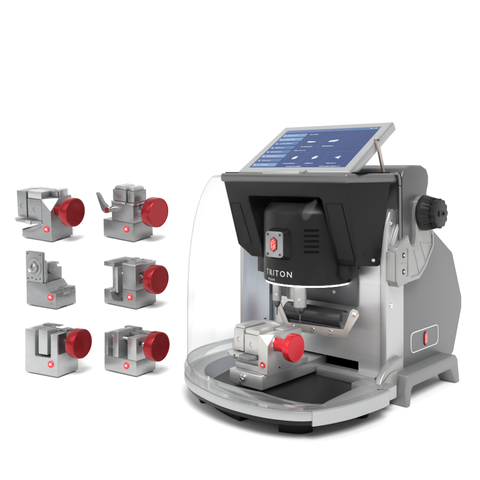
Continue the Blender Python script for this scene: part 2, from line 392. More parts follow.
# hood ----------------------------------------------------------
def hy(z): return -.105 + (.447 - z) * .287
Fo = [(-.345, .440), (-.025, .442), (-.029, .395), (-.0335, .290), (-.040, .2745), (-.072, .272), (-.090, .283), (-.090, .303), (-.0935, .400), (-.098, .4055), (-.278, .4055), (-.283, .400), (-.270, .297), (-.272, .272), (-.305, .272), (-.338, .297)]
def bk(x, z):   # rear loop, flared outwards
    if x > -.06: return (x + (.017 + .012 * (z - .27) / .17 + .006), z - .004 if z < .28 else z)
    if x < -.30: return (x - .028, z)
    return (x, z)
mb = MB()
l0 = [Vector((x, hy(z), z)) for x, z in Fo]
l1 = [Vector((bk(x, z)[0], -.004, bk(x, z)[1])) for x, z in Fo]
mb.loft([l0, l1], cap=True); mb._bev(list(mb.bm.faces), .0045, 4)
hood = B(mb, 'hood', 'black')
mb = MB()
lid = [(-.3475, -.110), (-.0245, -.110), (.0115, -.004), (.0115, .020), (-.372, .020), (-.370, -.004), (-.362, -.05)]
mb.prism(lid, 'z', .4350, .4535, bev=.0062, seg=4); mb.build('lid_rim', 'lid', hood)
for P in ([(-.336, .388), (-.309, .389), (-.298, .300), (-.331, .300)], [(-.083, .395), (-.047, .395), (-.038, .285), (-.076, .285)]):
    mb = MB(); a = [Vector((x, hy(z) - .0008, z)) for x, z in P]; b = [Vector((x, hy(z) + .003, z)) for x, z in P]
    mb.loft([a, b], cap=True); mb.build('cheek_inlay', mat('charcoal_inlay', (.009, .0092, .009), 0, .5, spec=.25, bump=.05, bscale=1500), hood)
    mb = MB(); mb.tube([(x, hy(z) - .0004, z) for x, z in P], .0008, 6, closed=True); mb.build('inlay_seam', 'void', hood)
mb = MB(); screw(mb, (-.0085, -.04, .287), (.95, -.33, 0), .0035); mb.build('screw', 'strap', hood)
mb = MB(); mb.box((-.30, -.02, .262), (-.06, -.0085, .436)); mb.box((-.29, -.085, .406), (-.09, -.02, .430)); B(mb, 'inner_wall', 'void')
mb = MB(); mb.prism([(-.305, -.035), (-.24, -.06), (-.24, -.0145), (-.305, -.0145)], 'z', .238, .272, bev=.002); mb.box((-.12, -.05, .246), (-.058, -.0145, .285), bev=.002)
B(mb, 'side_wing', 'black')

# spindle housing ----------------------------------------------
SC = Vector((-.171, -.028, 0)); SR = .093
mb = MB()
mb.lathe([(0, .229), (SR - .014, .229), (SR - .011, .232), (SR - .004, .2325), (SR, .236), (SR, .372), (SR - .002, .378), (SR - .014, .392), (SR - .018, .394), (0, .394)], 96, Matrix.Translation(SC))
sh = B(mb, 'spindle_housing', 'blackgloss')
mb = MB(); mb.lathe([(SR - .011, .2298), (SR - .005, .2298), (SR - .005, .2318), (SR - .011, .2318), (SR - .011, .2298)], 96, Matrix.Translation(SC)); mb.build('led_ring', 'led', sh)
def on_cyl(a, z, r=SR): return Vector((SC.x + r * math.sin(a), SC.y - r * math.cos(a), z))
for k in range(5):   # vent slots (dark louvre slits)
    z = .342 - k * .0105; mb = MB(); A = []; Bq = []
    for j in range(9):
        a = R(31 + 18 * j / 8); A.append(a)
    h = .0024
    mb.loft([[on_cyl(a, z - h, SR + .0004) for a in A], [on_cyl(a, z + h, SR + .0004) for a in A], [on_cyl(a, z + h, SR - .003) for a in A], [on_cyl(a, z - h, SR - .003) for a in A]], closed=False, ringclose=True)
    mb.build('vent_slot', 'void', sh)
def wrap_text(txt, size, a0, z0, parent, m, squeeze=1):
    me = text_mesh(txt, size)
    for v in me.vertices:
        a = a0 + v.co.x * squeeze / SR; p = on_cyl(a, z0 + v.co.y, SR + .0002 + v.co.z * .5); v.co = p
    me.materials.append(M[m]); o = bpy.data.objects.new('lettering', me); COL.objects.link(o); o.parent = parent
wrap_text('TRITON', .0165, R(-6), .2535, sh, 'linegrey', .98)
wrap_text('PLUS', .0058, R(-17), .2400, sh, 'linegrey', 1.5)
# badge boss
mb = MB(); oc = rrect(-.0265, -.031, .0265, .031, .010, 4); ic = rrect(-.0205, -.0245, .0205, .0245, .007, 4)
bm0 = Vector((-.174, 0, .3135))
mb.loft([[Vector((bm0.x + x * 1.12, -.095, bm0.z + z * 1.1)) for x, z in oc], [Vector((bm0.x + x, -.122, bm0.z + z)) for x, z in oc], [Vector((bm0.x + x, -.135, bm0.z + z)) for x, z in ic]], cap=True)
bs = mb.build('badge_boss', 'blackgloss', sh)
mb = MB(); mb.prism([(bm0.x + x, bm0.z + z) for x, z in rrect(-.0215, -.0255, .0215, .0255, .006, 4)], 'y', -.1345, -.1385, bev=.001); bpz = mb.build('badge_plate', mat('dark_silver_badge', (.30, .30, .30), .7, .35, bump=.15, bscale=800, var=.08), sh)
mb = MB()
for sx in (-1, 1):
    for sz in (-1, 1): mb.lathe([(0, 0), (.0028, 0), (.0028, .001), (.0016, .001), (.0012, .0002), (0, .0002)], 14, Matrix.Translation((bm0.x + sx * .0155, -.1384, bm0.z + sz * .0195)) @ Matrix.Rotation(R(90), 4, 'X'))
mb.build('screw', 'gunmetal', bpz)
emblem(bpz, Matrix.Translation((bm0.x, -.1385, bm0.z)) @ Matrix.Scale(1.35, 4, (1, 0, 0)), 1.2)

# probe and cutter below the spindle ---------------------------
def spindle(x, y, zt, L1, r, tip, nm):
    mb = MB(); mb.lathe([(0, zt), (r, zt), (r, zt - L1 + .002), (r - .0015, zt - L1), (0, zt - L1)][::-1], 32, Matrix.Translation((x, y, 0)))
    o = B(mb, nm, 'satin')
    mb = MB(); z = zt - L1
    mb.lathe([(0, z), (r * .72, z), (r * .72, z - .005), (r * .45, z - .011), (r * .16, z - .013), (r * .13, z - tip), (0, z - tip - .001)], 24, Matrix.Translation((x, y, 0)))
    mb.build('tip', 'gunmetal', o)
    mb = MB(); a = Vector((.5, -.86, 0)); c = Vector((x, y, zt - L1 * .62)) + a * r; mb.cyl(c - a * .002, c + a * .0012, .0036, .003, 16); mb.build('set_screw', 'strap', o)
    return o
spindle(-.205, -.09, .232, .040, .0092, .028, 'tracer_probe')
spindle(-.146, -.09, .232, .046, .0130, .030, 'cutter_spindle')
mb = MB(); mb.box((-.192, -.075, .196), (-.170, -.058, .232), bev=.0015); mb.box((-.168, -.07, .203), (-.160, -.058, .232)); B(mb, 'guide_block', 'dsteel_light')

# chip shield (dark curved sheet) with steel strap ---------------
mb = MB(); prf = []
for k in range(15):
    a = R(-60 + 200 * k / 14); prf.append((-.035 - .019 * math.cos(a), .163 + .019 * math.sin(a)))
prf_in = [(-.035 + (y + .035) * .9, .163 + (z - .163) * .9) for y, z in prf]
mb.prism(prf + prf_in[::-1], 'x', -.219, -.078)
mb.box((-.219, -.052, .132), (-.078, -.0475, .150), bev=.001)
mb.box((-.20, -.030, .152), (-.10, -.009, .172))
rs = B(mb, 'chip_shield', 'roller')
mb = MB(); st = [(-.237, .183), (-.230, .188), (-.224, .183), (-.203, .143), (-.066, .148), (-.050, .187), (-.044, .1915), (-.034, .189), (-.031, .180), (-.060, .134), (-.068, .130), (-.200, .127), (-.214, .1325)]
mb.prism(st, 'y', -.0535, -.056, bev=.0005)
pass
stp = B(mb, 'shield_strap', 'strap')
mb = MB()
for x, z in ((-.184, .1365), (-.140, .1375), (-.096, .139), (-.0405, .182), (-.229, .183)): mb.lathe([(0, 0), (.0048, 0), (.0044, .0018), (.0022, .002), (.0018, .0006), (0, .0006)], 20, Matrix.Translation((x, -.0562, z)) @ Matrix.Rotation(R(90), 4, 'X'))
mb.build('screw', 'chrome', stp)

# slide carrying the jaw ----------------------------------------
mb = MB(); mb.box((-.237, -.2, .043), (-.153, .02, .0715), bev=.003, seg=3)
sl = B(mb, 'jaw_slide', 'jawtop')
mb = MB(); mb.lathe([(0, 0), (.0065, 0), (.0065, .004), (.004, .0045), (.0035, .001), (0, .001)], 24, Matrix.Translation((-.199, -.2, .0605)) @ Matrix.Rotation(R(90), 4, 'X'))
mb.box((-.2085, -.2025, .0465), (-.2025, -.1995, .0545), bev=.0005); mb.build('lock_screw', 'chrome', sl)

# side bracket, knob --------------------------------------------
br = [(.002, .233), (-.006, .245), (-.006, .309), (.037, .333), (.040, .325), (.050, .309), (.066, .309), (.070, .33), (.070, .378), (.076, .397), (.090, .407), (.108, .407), (.122, .395), (.130, .375), (.136, .345), (.146, .33), (.146, .302), (.112, .262), (.084, .241), (.042, .239)]
mb = MB(); mb.prism(br, 'x', .003, .024, bev=.0022, seg=3); brk = B(mb, 'side_bracket', 'satin')
mb = MB(); mb.prism([(-.012, .246), (-.012, .300), (-.006, .304), (-.006, .242)], 'x', .002, .020, bev=.001); mb.prism([(.0, .298), (.036, .326), (.036, .36), (.030, .36), (.004, .318)], 'x', .003, .012, bev=.002)
mb.build('bracket_tab', 'satin', brk)
mb = MB()
for z in (.294, .262): mb.prism(rrect(.013, z - .0055, .022, z + .0055, .0044), 'x', .0235, .0246)
mb.build('bolt_slot', 'darkhole', brk)
mb = MB()
for z in (.294, .262): mb.cyl((.0235, .0175, z), (.0256, .0175, z), .0026, .0022, 16)
mb.build('bolt', 'chrome', brk)
def ridge(mb, pts, w=.0012):
    mb.tube([(.0242, y, z) for y, z in pts], w, 6)
mb = MB(); ridge(mb, [(.05, .248), (.082, .25), (.106, .268), (.136, .304), (.136, .327), (.130, .335)]); ridge(mb, [(.085, .315), (.136, .306)]); ridge(mb, [(.085, .315), (.11, .272)]); ridge(mb, [(.06, .300), (.082, .25)])
ridge(mb, [(.008, .279), (.028, .279)], .0009); ridge(mb, [(.028, .305), (.034, .305), (.034, .252), (.028, .252)], .0009)
mb.build('bracket_rib', 'satin', brk)
KC = Vector((0, .100, .373))
mx = Matrix.Translation((.023, KC.y, KC.z)) @ Matrix.Rotation(R(90), 4, 'Y')
mb = MB(); mb.lathe([(0, 0), (.034, 0), (.036, .002), (.036, .008), (.034, .012), (.029, .026), (.0, .026)], 64, mx)
for k in range(24):
    a = 2 * math.pi * k / 24; c = Vector((0, math.cos(a), math.sin(a))); p = KC + c * .0325; mb.tube([(.034, p.y, p.z), (.05, KC.y + c.y * .029, KC.z + c.z * .029)], .0022, 6)
kb = B(mb, 'side_knob', 'knob')
mb = MB(); P = []
for k in range(120):
    a = 2 * math.pi * k / 120; q = .5 + .5 * math.cos(12 * a); r = .0265 + .0035 * (q ** .6); P.append((KC.y + r * math.cos(a), KC.z + r * math.sin(a)))
mb.prism(P, 'x', .045, .0625, bev=.0015); gr = mb.build('grip', 'knob', kb)
mb = MB(); ring2d(mb, rrect(KC.y - .012, KC.z - .0055, KC.y + .012, KC.z + .0055, .002), rrect(KC.y - .009, KC.z - .003, KC.y + .009, KC.z + .003, .001), 'x', .062, .0645); mb.build('grip_slot', 'blackgloss', kb)

# tablet --------------------------------------------------------
ang = math.atan2(.103, .165); TL = .1945
Tm = Matrix.Translation((-.170, -.092, .4545)) @ Matrix.Rotation(ang, 4, 'X')   # local x across, y up the slope, z out of screen
hw = .1415
mb = MB(); mb.box((-hw, 0, -.017), (hw, TL, 0), bev=.002, mtx=Tm)
tab = B(mb, 'tablet_case', 'bezel')
mb = MB(); ring = [(-hw, 0), (hw, 0), (hw, TL), (-hw, TL)]
ix0, ix1, iy0, iy1 = -hw + .0195, hw - .0195, .018, TL - .018
def rr(x0, y0, x1, y1, z): return [Tm @ Vector(p) for p in ((x0, y0, z), (x1, y0, z), (x1, y1, z), (x0, y1, z))]
mb.loft([rr(-hw + .001, .001, hw - .001, TL - .001, .0002), rr(-hw + .003, .003, hw - .003, TL - .003, .0022), rr(ix0 - .001, iy0 - .001, ix1 + .001, iy1 + .001, .0022), rr(ix0, iy0, ix1, iy1, .0006)])
mb.build('bezel', 'bezel', tab, sharp=15)
def plate(mb, x0, y0, x1, y1, z, h=.0002): mb.box((x0, y0, z), (x1, y1, z + h), mtx=Tm)
mb = MB(); plate(mb, ix0 - .0005, iy0 - .0005, ix1 + .0005, iy1 + .0005, .0003, .0005); scr = mb.build('screen', 'screen', tab)
W = ix1 - ix0; Hh = iy1 - iy0
def U(u): return ix0 + W * u
def V(v): return iy0 + Hh * (1 - v)
zz = .0009
bars = {'ui_mid': [], 'ui_light': [], 'ui_white': [], 'ui_line': []}
bars['ui_mid'].append((0, 0, 1, .07, 0))
for k in range(8):
    v = .10 + k * .112; bars['ui_light' if k in (0, 1, 5, 7) else 'ui_mid'].append((.01, v, .275, v + .085, 0))
    bars['ui_white'].append((.06, v + .034, .06 + .10 + .05 * ((k * 7) % 3) / 2, v + .05, 1)); bars['ui_white'].append((.02, v + .03, .035, v + .055, 1))
def tile(u, v, w, h):
    tiles.append((u, v, w, h))
tiles = []
tile(.31, .20, .20, .32); tile(.53, .20, .22, .32); tile(.31, .62, .18, .33); tile(.51, .62, .2, .33); tile(.73, .62, .22, .33)
bars['ui_white'] += [(.31, .125, .40, .145, 1), (.31, .555, .43, .575, 1), (.345, .455, .47, .475, 1), (.57, .455, .69, .475, 1), (.33, .885, .46, .905, 1), (.56, .885, .64, .905, 1), (.78, .885, .87, .905, 1), (.90, .02, .97, .04, 1), (.74, .965, .93, .98, 1), (.4, .965, .55, .98, 1)]
for k, L in bars.items():
    mb = MB()
    for u0, v0, u1, v1, lvl in L:
        if k == 'ui_white' and u1 - u0 > .05:
            x = u0; up_ = []; dn = []
            while x < u1:
                w_ = random.uniform(.003, .009); hh = random.choice((.0003, .0016, .0022, .0016, .0019)); yb = V(v1)
                up_ += [(U(x), yb + hh), (U(x + w_), yb + hh)]; dn += [(U(x), yb), (U(x + w_), yb)]; x += w_ + .0008
            mb.prism(up_ + dn[::-1], 'z', zz + lvl * .00025, zz + lvl * .00025 + .0002, mtx=Tm)
        else: plate(mb, U(u0), V(v1), U(u1), V(v0), zz + lvl * .00025)
    if k == 'ui_line': continue
    mb.build({'ui_mid': 'menu_bar', 'ui_light': 'menu_bar', 'ui_white': 'screen_caption', 'ui_line': 'tile_outline'}[k], k, scr)
for u, v, w_, h_ in tiles:
    mb = MB(); x0, x1, y0, y1 = U(u), U(u + w_), V(v + h_), V(v); q = .0007
    mb.loft([rr(x0, y0, x1, y1, zz), rr(x0, y0, x1, y1, zz + .0002), rr(x0 + q, y0 + q, x1 - q, y1 - q, zz + .0002), rr(x0 + q, y0 + q, x1 - q, y1 - q, zz)], ringclose=True); mb.build('tile_outline', 'ui_line', scr)
mb = MB()
for (u, v, kind) in ((.41, .345, 0), (.64, .335, 1), (.40, .76, 2), (.61, .76, 2), (.84, .76, 3)):
    x, y = U(u), V(v)
    pts = {0: [(-.011, -.001), (-.004, -.003), (.011, -.0015), (.011, .001), (-.002, .003), (-.010, .003)], 1: [(-.012, -.004), (.004, -.004), (.012, .001), (.009, .005), (-.001, .003), (-.009, .002)],
           2: [(-.004, -.006), (.005, -.003), (.006, .006), (-.001, .006), (-.006, .0)], 3: [(-.007, 0), (.005, -.006), (.005, .006)]}[kind]
    mb.prism([(x + a, y + b) for a, b in pts], 'z', zz + .0003, zz + .0006, mtx=Tm)
mb.build('screen_icon', 'ui_white', scr)
mb = MB(); mb.prism([(-.095, -.108), (-.001 - .0, -.108), (.004, -.098), (-.100, -.098)], 'z', .449, .4575, bev=.001, mtx=Matrix.Translation((-.135, 0, 0))); mb.tube([(-.24, -.093, .4565), (-.13, -.093, .4565)], .004, 12)
mb.box((-.235, -.086, .449), (-.135, -.01, .458), bev=.001); B(mb, 'tablet_hinge', 'bezel')
mb = MB(); e = [Vector((-.0265, .000, .519)), Vector((-.0265, .0255, .455))]
dv = (e[1] - e[0]).normalized(); sd = Vector((0, dv.z, -dv.y)) * .0042
for xo in (0,):
    mb.loft([[e[0] - sd - dv * .004, e[0] + sd - dv * .004, e[1] + sd, e[1] - sd], [p + Vector((.0035, 0, 0)) for p in (e[0] - sd - dv * .004, e[0] + sd - dv * .004, e[1] + sd, e[1] - sd)]], cap=True)
stt = B(mb, 'tablet_strut', 'strut')
mb = MB(); mb.cyl((-.030, .0, .519), (-.020, 0, .519), .0026, .0022, 14); mb.build('strut_pin', 'gunmetal', stt)
mb = MB(); p = Tm @ Vector((hw, .012, -.008)); mb.cyl(p - Vector((.001, 0, 0)), p + Vector((.0008, 0, 0)), .002, .0018, 12); mb.build('screw', 'gunmetal', tab)
# top deck behind the tablet
mb = MB(); mb.box((-.355, -.085, .4525), (-.010, .024, .4555)); B(mb, 'top_deck', 'void')

# visor ---------------------------------------------------------
vo = [p for p in resample(catmull(tuck([(-.388, -.02), (-.391, -.09), (-.384, -.152), (-.358, -.206), (-.312, -.247), (-.248, -.279), (-.163, -.298), (-.09, -.297), (-.04, -.282), (-.008, -.255), (.006, -.22)]), 10), 81)]
top = resample([Vector((-.363, -.02, 0)), Vector((-.3505, -.1125, 0)), Vector((-.25, -.1165, 0)), Vector((-.16, -.1165, 0)), Vector((-.025, -.1165, 0)), Vector((-.022, -.112, 0))], 81)
loops = []
ZT, ZB = .449, .076
for k in range(23):
    t = k / 22; ph = t * math.pi / 2; n = 3.2
    h = math.sin(ph) ** (2 / n); zf = math.cos(ph) ** (2 / n)
    z = ZB + .012 + (ZT - ZB - .012) * zf
    bulge = 1 + .004 * math.sin(math.pi * min(1, (z - ZB) / (ZT - ZB)))
    loops.append([Vector(((a.x * (1 - h) + b.x * h + .18) * bulge - .18, (a.y * (1 - h) + b.y * h) * bulge, z)) for a, b in zip(top, vo)])
loops.append([Vector((b.x, b.y, ZB)) for b in vo])
mb = MB(); mb.loft(loops, closed=False); vis = B(mb, 'clear_visor', 'visor', sharp=80)
mb = MB()
VO = [Vector((p.x, p.y, 0)) for p in vo]
def taper(L): return [Vector((p.x, p.y, .0562 + (p.z - .0562) * min(1, (len(L) - 1 - i) / 16 + .05))) for i, p in enumerate(L)]
mb.loft([taper(q) for q in (lv(VO, .0562, .004), lv(VO, .066, .007), lv(VO, .074, .004), lv(VO, .078, .0006), lv(VO, .078, -.003), lv(VO, .064, -.005), lv(VO, .0562, -.010))], closed=False, ringclose=True)
mb.build('visor_flange', 'flange', vis, sharp=50)
mb = MB(); mb.tube(taper([Vector((p.x, p.y, .0785)) for p in vo]), .0016, 8); mb.build('visor_bead', 'flange', vis, sharp=80)
mb = MB(); mb.box((-.206, -.298, .058), (-.1985, -.2935, .083), bev=.001); 
mb.build('visor_tab', 'flange', vis)

# ------------------------------------------------------------------ jaws
def button(parent, c, r, w=.0012):
    """red round push button on the -y face with a pale mark"""
    mx = Matrix.Translation(c) @ Matrix.Rotation(R(90), 4, 'X')
    mb = MB(); mb.lathe([(0, 0), (r, 0), (r, w), (r * .88, w * 1.6), (r * .7, w * 1.2), (0, w * 1.2)], 28, mx); b = mb.build('round_badge', 'redenamel', parent)
    mb = MB(); q = r * .36
    for a0, a1, b0, b1 in ((-1, -.55, -.8, .8), (-.25, .2, -.8, .9), (.5, .95, -.9, .5), (.3, .95, .65, .95)):
        mb.prism([(c[0] + q * u, c[2] + q * v) for u, v in ((a0, b0), (a1, b0 + .15), (a1, b1), (a0, b1 - .1))], 'y', c[1] - w * 1.1, c[1] - w * 1.7)
    mb.build('badge_mark', 'markwhite', b)
def redknob(parent, x0, x1, xd, y, z, rs, rk, m, stemy=1):
    """round knob on a stem along +x: stem from x0 to x1, disc from x1 to xd"""
    mx = Matrix.Translation((x0, y, z)) @ Matrix.Rotation(R(90), 4, 'Y'); L = x1 - x0; T = xd - x1
    prof = [(0, 0), (rs, 0), (rs, L * .55), (rs * 1.12, L * .8), (rk * .80, L), (rk * .97, L + T * .12), (rk, L + T * .25), (rk, L + T * .86), (rk * .985, L + T * .95), (rk * .95, L + T), (rk * .90, L + T * .99), (rk * .88, L + T * .965), (0, L + T * .955)]
    mb = MB(); mb.lathe(prof, 72, mx); return mb.build('clamp_knob', m, parent, sharp=28)

# the jaw clamped in the machine (machine coordinates shifted to its base)
J0 = Matrix.Translation((-.195, -.19, .0715))
jw = thing('clamp_jaw', 'pale steel clamp jaw with bright red knob, mounted on the slide inside the machine', 'clamp jaw', J0)
o = Vector((-.195, -.19, .0715))
def jb(a, b): return tuple(Vector(a) - o), tuple(Vector(b) - o)
mb = MB()
mb.box(*jb((-.233, -.186, .0717), (-.1485, -.06, .083)), bev=.0012)
mb.box(*jb((-.2335, -.180, .0831), (-.172, -.075, .0985)), bev=.001)
bod = mb.build('jaw_base', 'jawsteel', jw)
mb = MB()  # right body with chamfered front corner
P = [(-.1725, -.1935), (-.1475, -.1935), (-.1165, -.1935 + .0), (-.1165, -.06), (-.1725, -.06)]
bx = MB(); bx.box(*jb((-.1705, -.1905, .0722), (-.1465, -.085, .1455)))
bm = bx.bm; bmesh.ops.bisect_plane(bm, geom=bm.verts[:] + bm.edges[:] + bm.faces[:], plane_co=Vector((-.1465, -.1905, .1275)) - o, plane_no=Vector((1, -1, 1.15)).normalized(), clear_outer=True)
bmesh.ops.holes_fill(bm, edges=[e for e in bm.edges if len(e.link_faces) == 1]); bmesh.ops.recalc_face_normals(bm, faces=bm.faces[:])
bx._bev(list(bm.faces), .0008, 2)
rb = bx.build('jaw_body', 'jawsteel', jw, sharp=20)
mb = MB(); mb.box(*jb((-.236, -.187, .106), (-.2105, -.125, .149)), bev=.0012); mb.box(*jb((-.236, -.183, .1493), (-.2105, -.125, .1545)), bev=.0012); j1 = mb.build('jaw_block', 'jawsteel', jw)
mb = MB(); mb.box(*jb((-.2065, -.189, .1045), (-.171, -.11, .1415)), bev=.001); mb.box(*jb((-.2065, -.186, .1418), (-.1712, -.125, .1515)), bev=.0014); j2 = mb.build('jaw_block', 'jawsteel', jw)
mb = MB(); mb.box(*jb((-.2095, -.178, .106), (-.2068, -.11, .148))); mb.build('jaw_gap', 'darkhole', jw)
mb = MB(); mb.box(*jb((-.225, -.1235, .1458), (-.172, -.105, .1545)), bev=.002); mb.box(*jb((-.170, -.140, .1456), (-.150, -.112, .1500)), bev=.0015); mb.build('top_plate', 'jawsteel', jw)
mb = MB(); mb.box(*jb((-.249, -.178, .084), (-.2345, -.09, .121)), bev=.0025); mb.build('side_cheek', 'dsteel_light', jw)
mb = MB()
mb.prism([(-.245, -.197), (-.232, -.204), (-.204, -.204), (-.196, -.1965), (-.196, -.176), (-.245, -.176)], 'z', .0975, .1035, bev=.001, mtx=Matrix.Translation(-o))
shf = mb.build('jaw_shelf', 'jawsteel', jw)
mb = MB(); mb.prism([(-.206, -.206), (-.182, -.206), (-.172, -.197), (-.172, -.182), (-.206, -.182)], 'z', .0955, .1040, bev=.001, mtx=Matrix.Translation(-o)); mb.build('hex_stop', 'dsteel', jw)
mb = MB(); mb.cyl(Vector((-.219, -.2045, .1005)) - o, Vector((-.219, -.2035, .1005)) - o, .0018, n=14); mb.cyl(Vector((-.174, -.1912, .1035)) - o, Vector((-.174, -.1888, .1035)) - o, .0018, n=14)
for z, x in ((.0800, -.1463),): mb.cyl(Vector((x, -.155, z)) - o, Vector((x + .0008, -.155, z)) - o, .0018, n=14); mb.cyl(Vector((x, -.10, z + .003)) - o, Vector((x + .0008, -.10, z + .003)) - o, .0018, n=14)
mb.build('pin_hole', 'darkhole', jw)
def engraved(parent, c, r):
    mb = MB(); P = [Vector((c[0] + r * math.cos(R(a)), c[1], c[2] + r * 1.25 * math.sin(R(a)))) for a in range(60, 301, 20)]; mb.tube(P, r * .14, 6); mb.build('engraved_mark', 'dsteel', parent)
engraved(j1, Vector((-.2235, -.1872, .128)) - o, .0035); engraved(j2, Vector((-.189, -.1892, .123)) - o, .0035)
button(rb, tuple(Vector((-.1585, -.1905, .0895)) - o), .0062)
redknob(jw, -.1465 - o.x, -.1145 - o.x, -.098 - o.x, -.1645 - o.y, .1265 - o.z, .0125, .0262, 'redbright')
mb = MB(); mb.cyl(Vector((-.1468, -.1625, .1275)) - o, Vector((-.144, -.1625, .1275)) - o, .015, n=32); mb.build('knob_collar', 'chrome', jw)

# six loose jaws: each is modelled in its own units (a), near-left bottom corner at origin
def jaw_thing(label, row, near, W):
    """near: picture position of the jaw's near bottom corner, used once to find its spot on the step"""
    if row == 1: d = .46 * 709 / (near[1] - 170); dl = 0
    else: d, yy, dl = ROW[row]; d += 0
    u = (near[0] - 240) / 709
    if row == 1: z = 0
    else:
        z = HZ - (near[1] - 170) / 709 * d
        z = row_z(*ROW[row][:2])
    P = cf(u * d, d, z + .0006)
    th = math.atan(-u)
    Rm = Matrix.Rotation(dl, 4, CR) @ Matrix.Rotation(th - R(1), 4, 'Z')
    s = d / (709 * 4.8) * math.sqrt(1 + u * u) * .985
    off = Rm @ Vector((W * s, 0, 0))
    t = thing('loose_clamp_jaw', label, 'clamp jaw', Matrix.Translation(P - off.xyz) @ Rm, 'interchangeable clamp jaws laid out beside the machine')
    return t, s
class JW:
    def __init__(s, label, row, near, W): s.t, s.s = jaw_thing(label, row, near, W)
    def box(s, name, m, a, b, bev=2, parent=None):
        k = s.s; mb = MB(); mb.box([v * k for v in a], [v * k for v in b], bev=bev * k); return mb.build(name, m, parent or s.t)
    def boxes(s, name, m, L, bev=2, parent=None):
        k = s.s; mb = MB()
        for a, b in L: mb.box([v * k for v in a], [v * k for v in b], bev=bev * k)
        return mb.build(name, m, parent or s.t)
    def prism(s, name, m, pts, ax, a, b, bev=2, parent=None):
        k = s.s; mb = MB(); mb.prism([(u * k, v * k) for u, v in pts], ax, a * k, b * k, bev=bev * k); return mb.build(name, m, parent or s.t)
    def cyl(s, name, m, L, parent=None, n=24):
        k = s.s; mb = MB()
        for p0, p1, r in L: mb.cyl([v * k for v in p0], [v * k for v in p1], r * k, n=n)
        return mb.build(name, m, parent or s.t)
    def btn(s, parent, x, z, r=15, y=0): button(parent, (x * s.s, y * s.s - .0002, z * s.s), r * s.s, 3 * s.s)
    def knob(s, x0, x1, xd, y, z, rs, rk): k = s.s; return redknob(s.t, x0 * k, x1 * k, xd * k, y * k, z * k, rs * k, rk * k, 'red')
def feetstrip(j, W, D, x0=20):
    j.boxes('slide_foot', 'dsteel', [((x0, 10, 0), (W - 8, 40, 7)), ((x0, 80, 0), (W - 8, D - 8, 7))], 1)

# 1: top left, split block jaw with stem knob
j = JW('grey split-block jaw with open lower arm and red knob, left of the lever jaw', 3, (52, 242.9), 190)
D = 146; feetstrip(j, 190, D)
bl = MB(); k = j.s; bl.box((132 * k, 0, 7 * k), (190 * k, D * k, 205 * k)); bm = bl.bm
bmesh.ops.bisect_plane(bm, geom=bm.verts[:] + bm.edges[:] + bm.faces[:], plane_co=Vector((190, 0, 150)) * k, plane_no=Vector((1, -1, 1.1)).normalized(), clear_outer=True)
bmesh.ops.holes_fill(bm, edges=[e for e in bm.edges if len(e.link_faces) == 1]); bmesh.ops.recalc_face_normals(bm, faces=bm.faces[:]); bl._bev(list(bm.faces), 2 * k, 2)
b0 = bl.build('jaw_body', 'dsteel', j.t, sharp=20)
j.prism('lower_arm', 'dsteel', [(0, 7), (132, 7), (132, 78), (112, 66), (60, 44), (10, 40), (0, 46)], 'y', 2, D - 20, 1.5)
j.box('jaw_block', 'dsteel', (-24, 2, 106), (36, 100, 232)); j.box('jaw_block', 'dsteel', (48, -2, 100), (134, 100, 200))
k = j.s; engraved(j.t, (8 * k, 1.2 * k, 160 * k), 9 * k); engraved(j.t, (92 * k, -2.6 * k, 150 * k), 9 * k)
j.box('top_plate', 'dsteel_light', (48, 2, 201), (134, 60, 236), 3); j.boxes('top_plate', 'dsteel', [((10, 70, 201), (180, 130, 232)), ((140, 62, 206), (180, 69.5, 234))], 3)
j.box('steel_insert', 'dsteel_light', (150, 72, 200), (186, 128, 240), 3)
j.box('jaw_gap', 'darkhole', (37, 8, 100), (47, 90, 224), 0)
sf = j.prism('jaw_shelf', 'dsteel', [(-38, -6), (-10, -22), (90, -22), (112, -8), (134, -4), (134, 90), (-38, 90)], 'z', 84, 99, 1.5)
j.box('shelf_stop', 'dsteel_light', (52, -26, 80), (84, -8, 101), 2)
j.btn(b0, 160, 62, 16); j.knob(190, 250, 300, 48, 148, 27, 68)

# 2: top right, lever jaw
j = JW('grey stacked jaw with a small tapered lever on its left side and red knob', 3, (133.5, 242.9), 200)
feetstrip(j, 200, 141)
b0 = j.box('jaw_body', 'dsteel', (0, 0, 7), (200, 141, 92)); j.box('middle_block', 'dsteel', (55, 4, 92.5), (200, 125, 182))
a1 = j.box('jaw_block', 'dsteel', (62, 6, 192), (152, 95, 250), 6); j.box('jaw_block', 'dsteel', (162, 6, 192), (206, 95, 250), 6)
j.boxes('top_plate', 'dsteel_light', [((58, 0, 182.5), (150, 100, 191.5)), ((160, 0, 182.5), (208, 100, 191.5))], 1)
j.prism('clamp_cap', 'dsteel_light', [(70, 250.5), (150, 250.5), (146, 260), (132, 268), (86, 268), (74, 260)], 'y', 12, 85, 3); j.prism('clamp_cap', 'dsteel_light', [(164, 250.5), (202, 250.5), (198, 260), (188, 267), (164, 267)], 'y', 12, 85, 3)
lever = j.prism('lever', 'dsteel', [(58, 134), (44, 130), (22, 142), (4, 180), (-16, 226), (-8, 230), (6, 220), (32, 184), (60, 166)], 'y', -30, -12, 3)
j.cyl('lever_pivot', 'chrome', [((62, 4, 150), (62, -34, 150), 15)])
b1 = j.cyl('knob_stem', 'chrome', [((200, 62, 150), (225, 62, 150), 30)])
j.btn(b0, 157, 62, 17); j.knob(200, 252, 312, 62, 150, 22, 72)

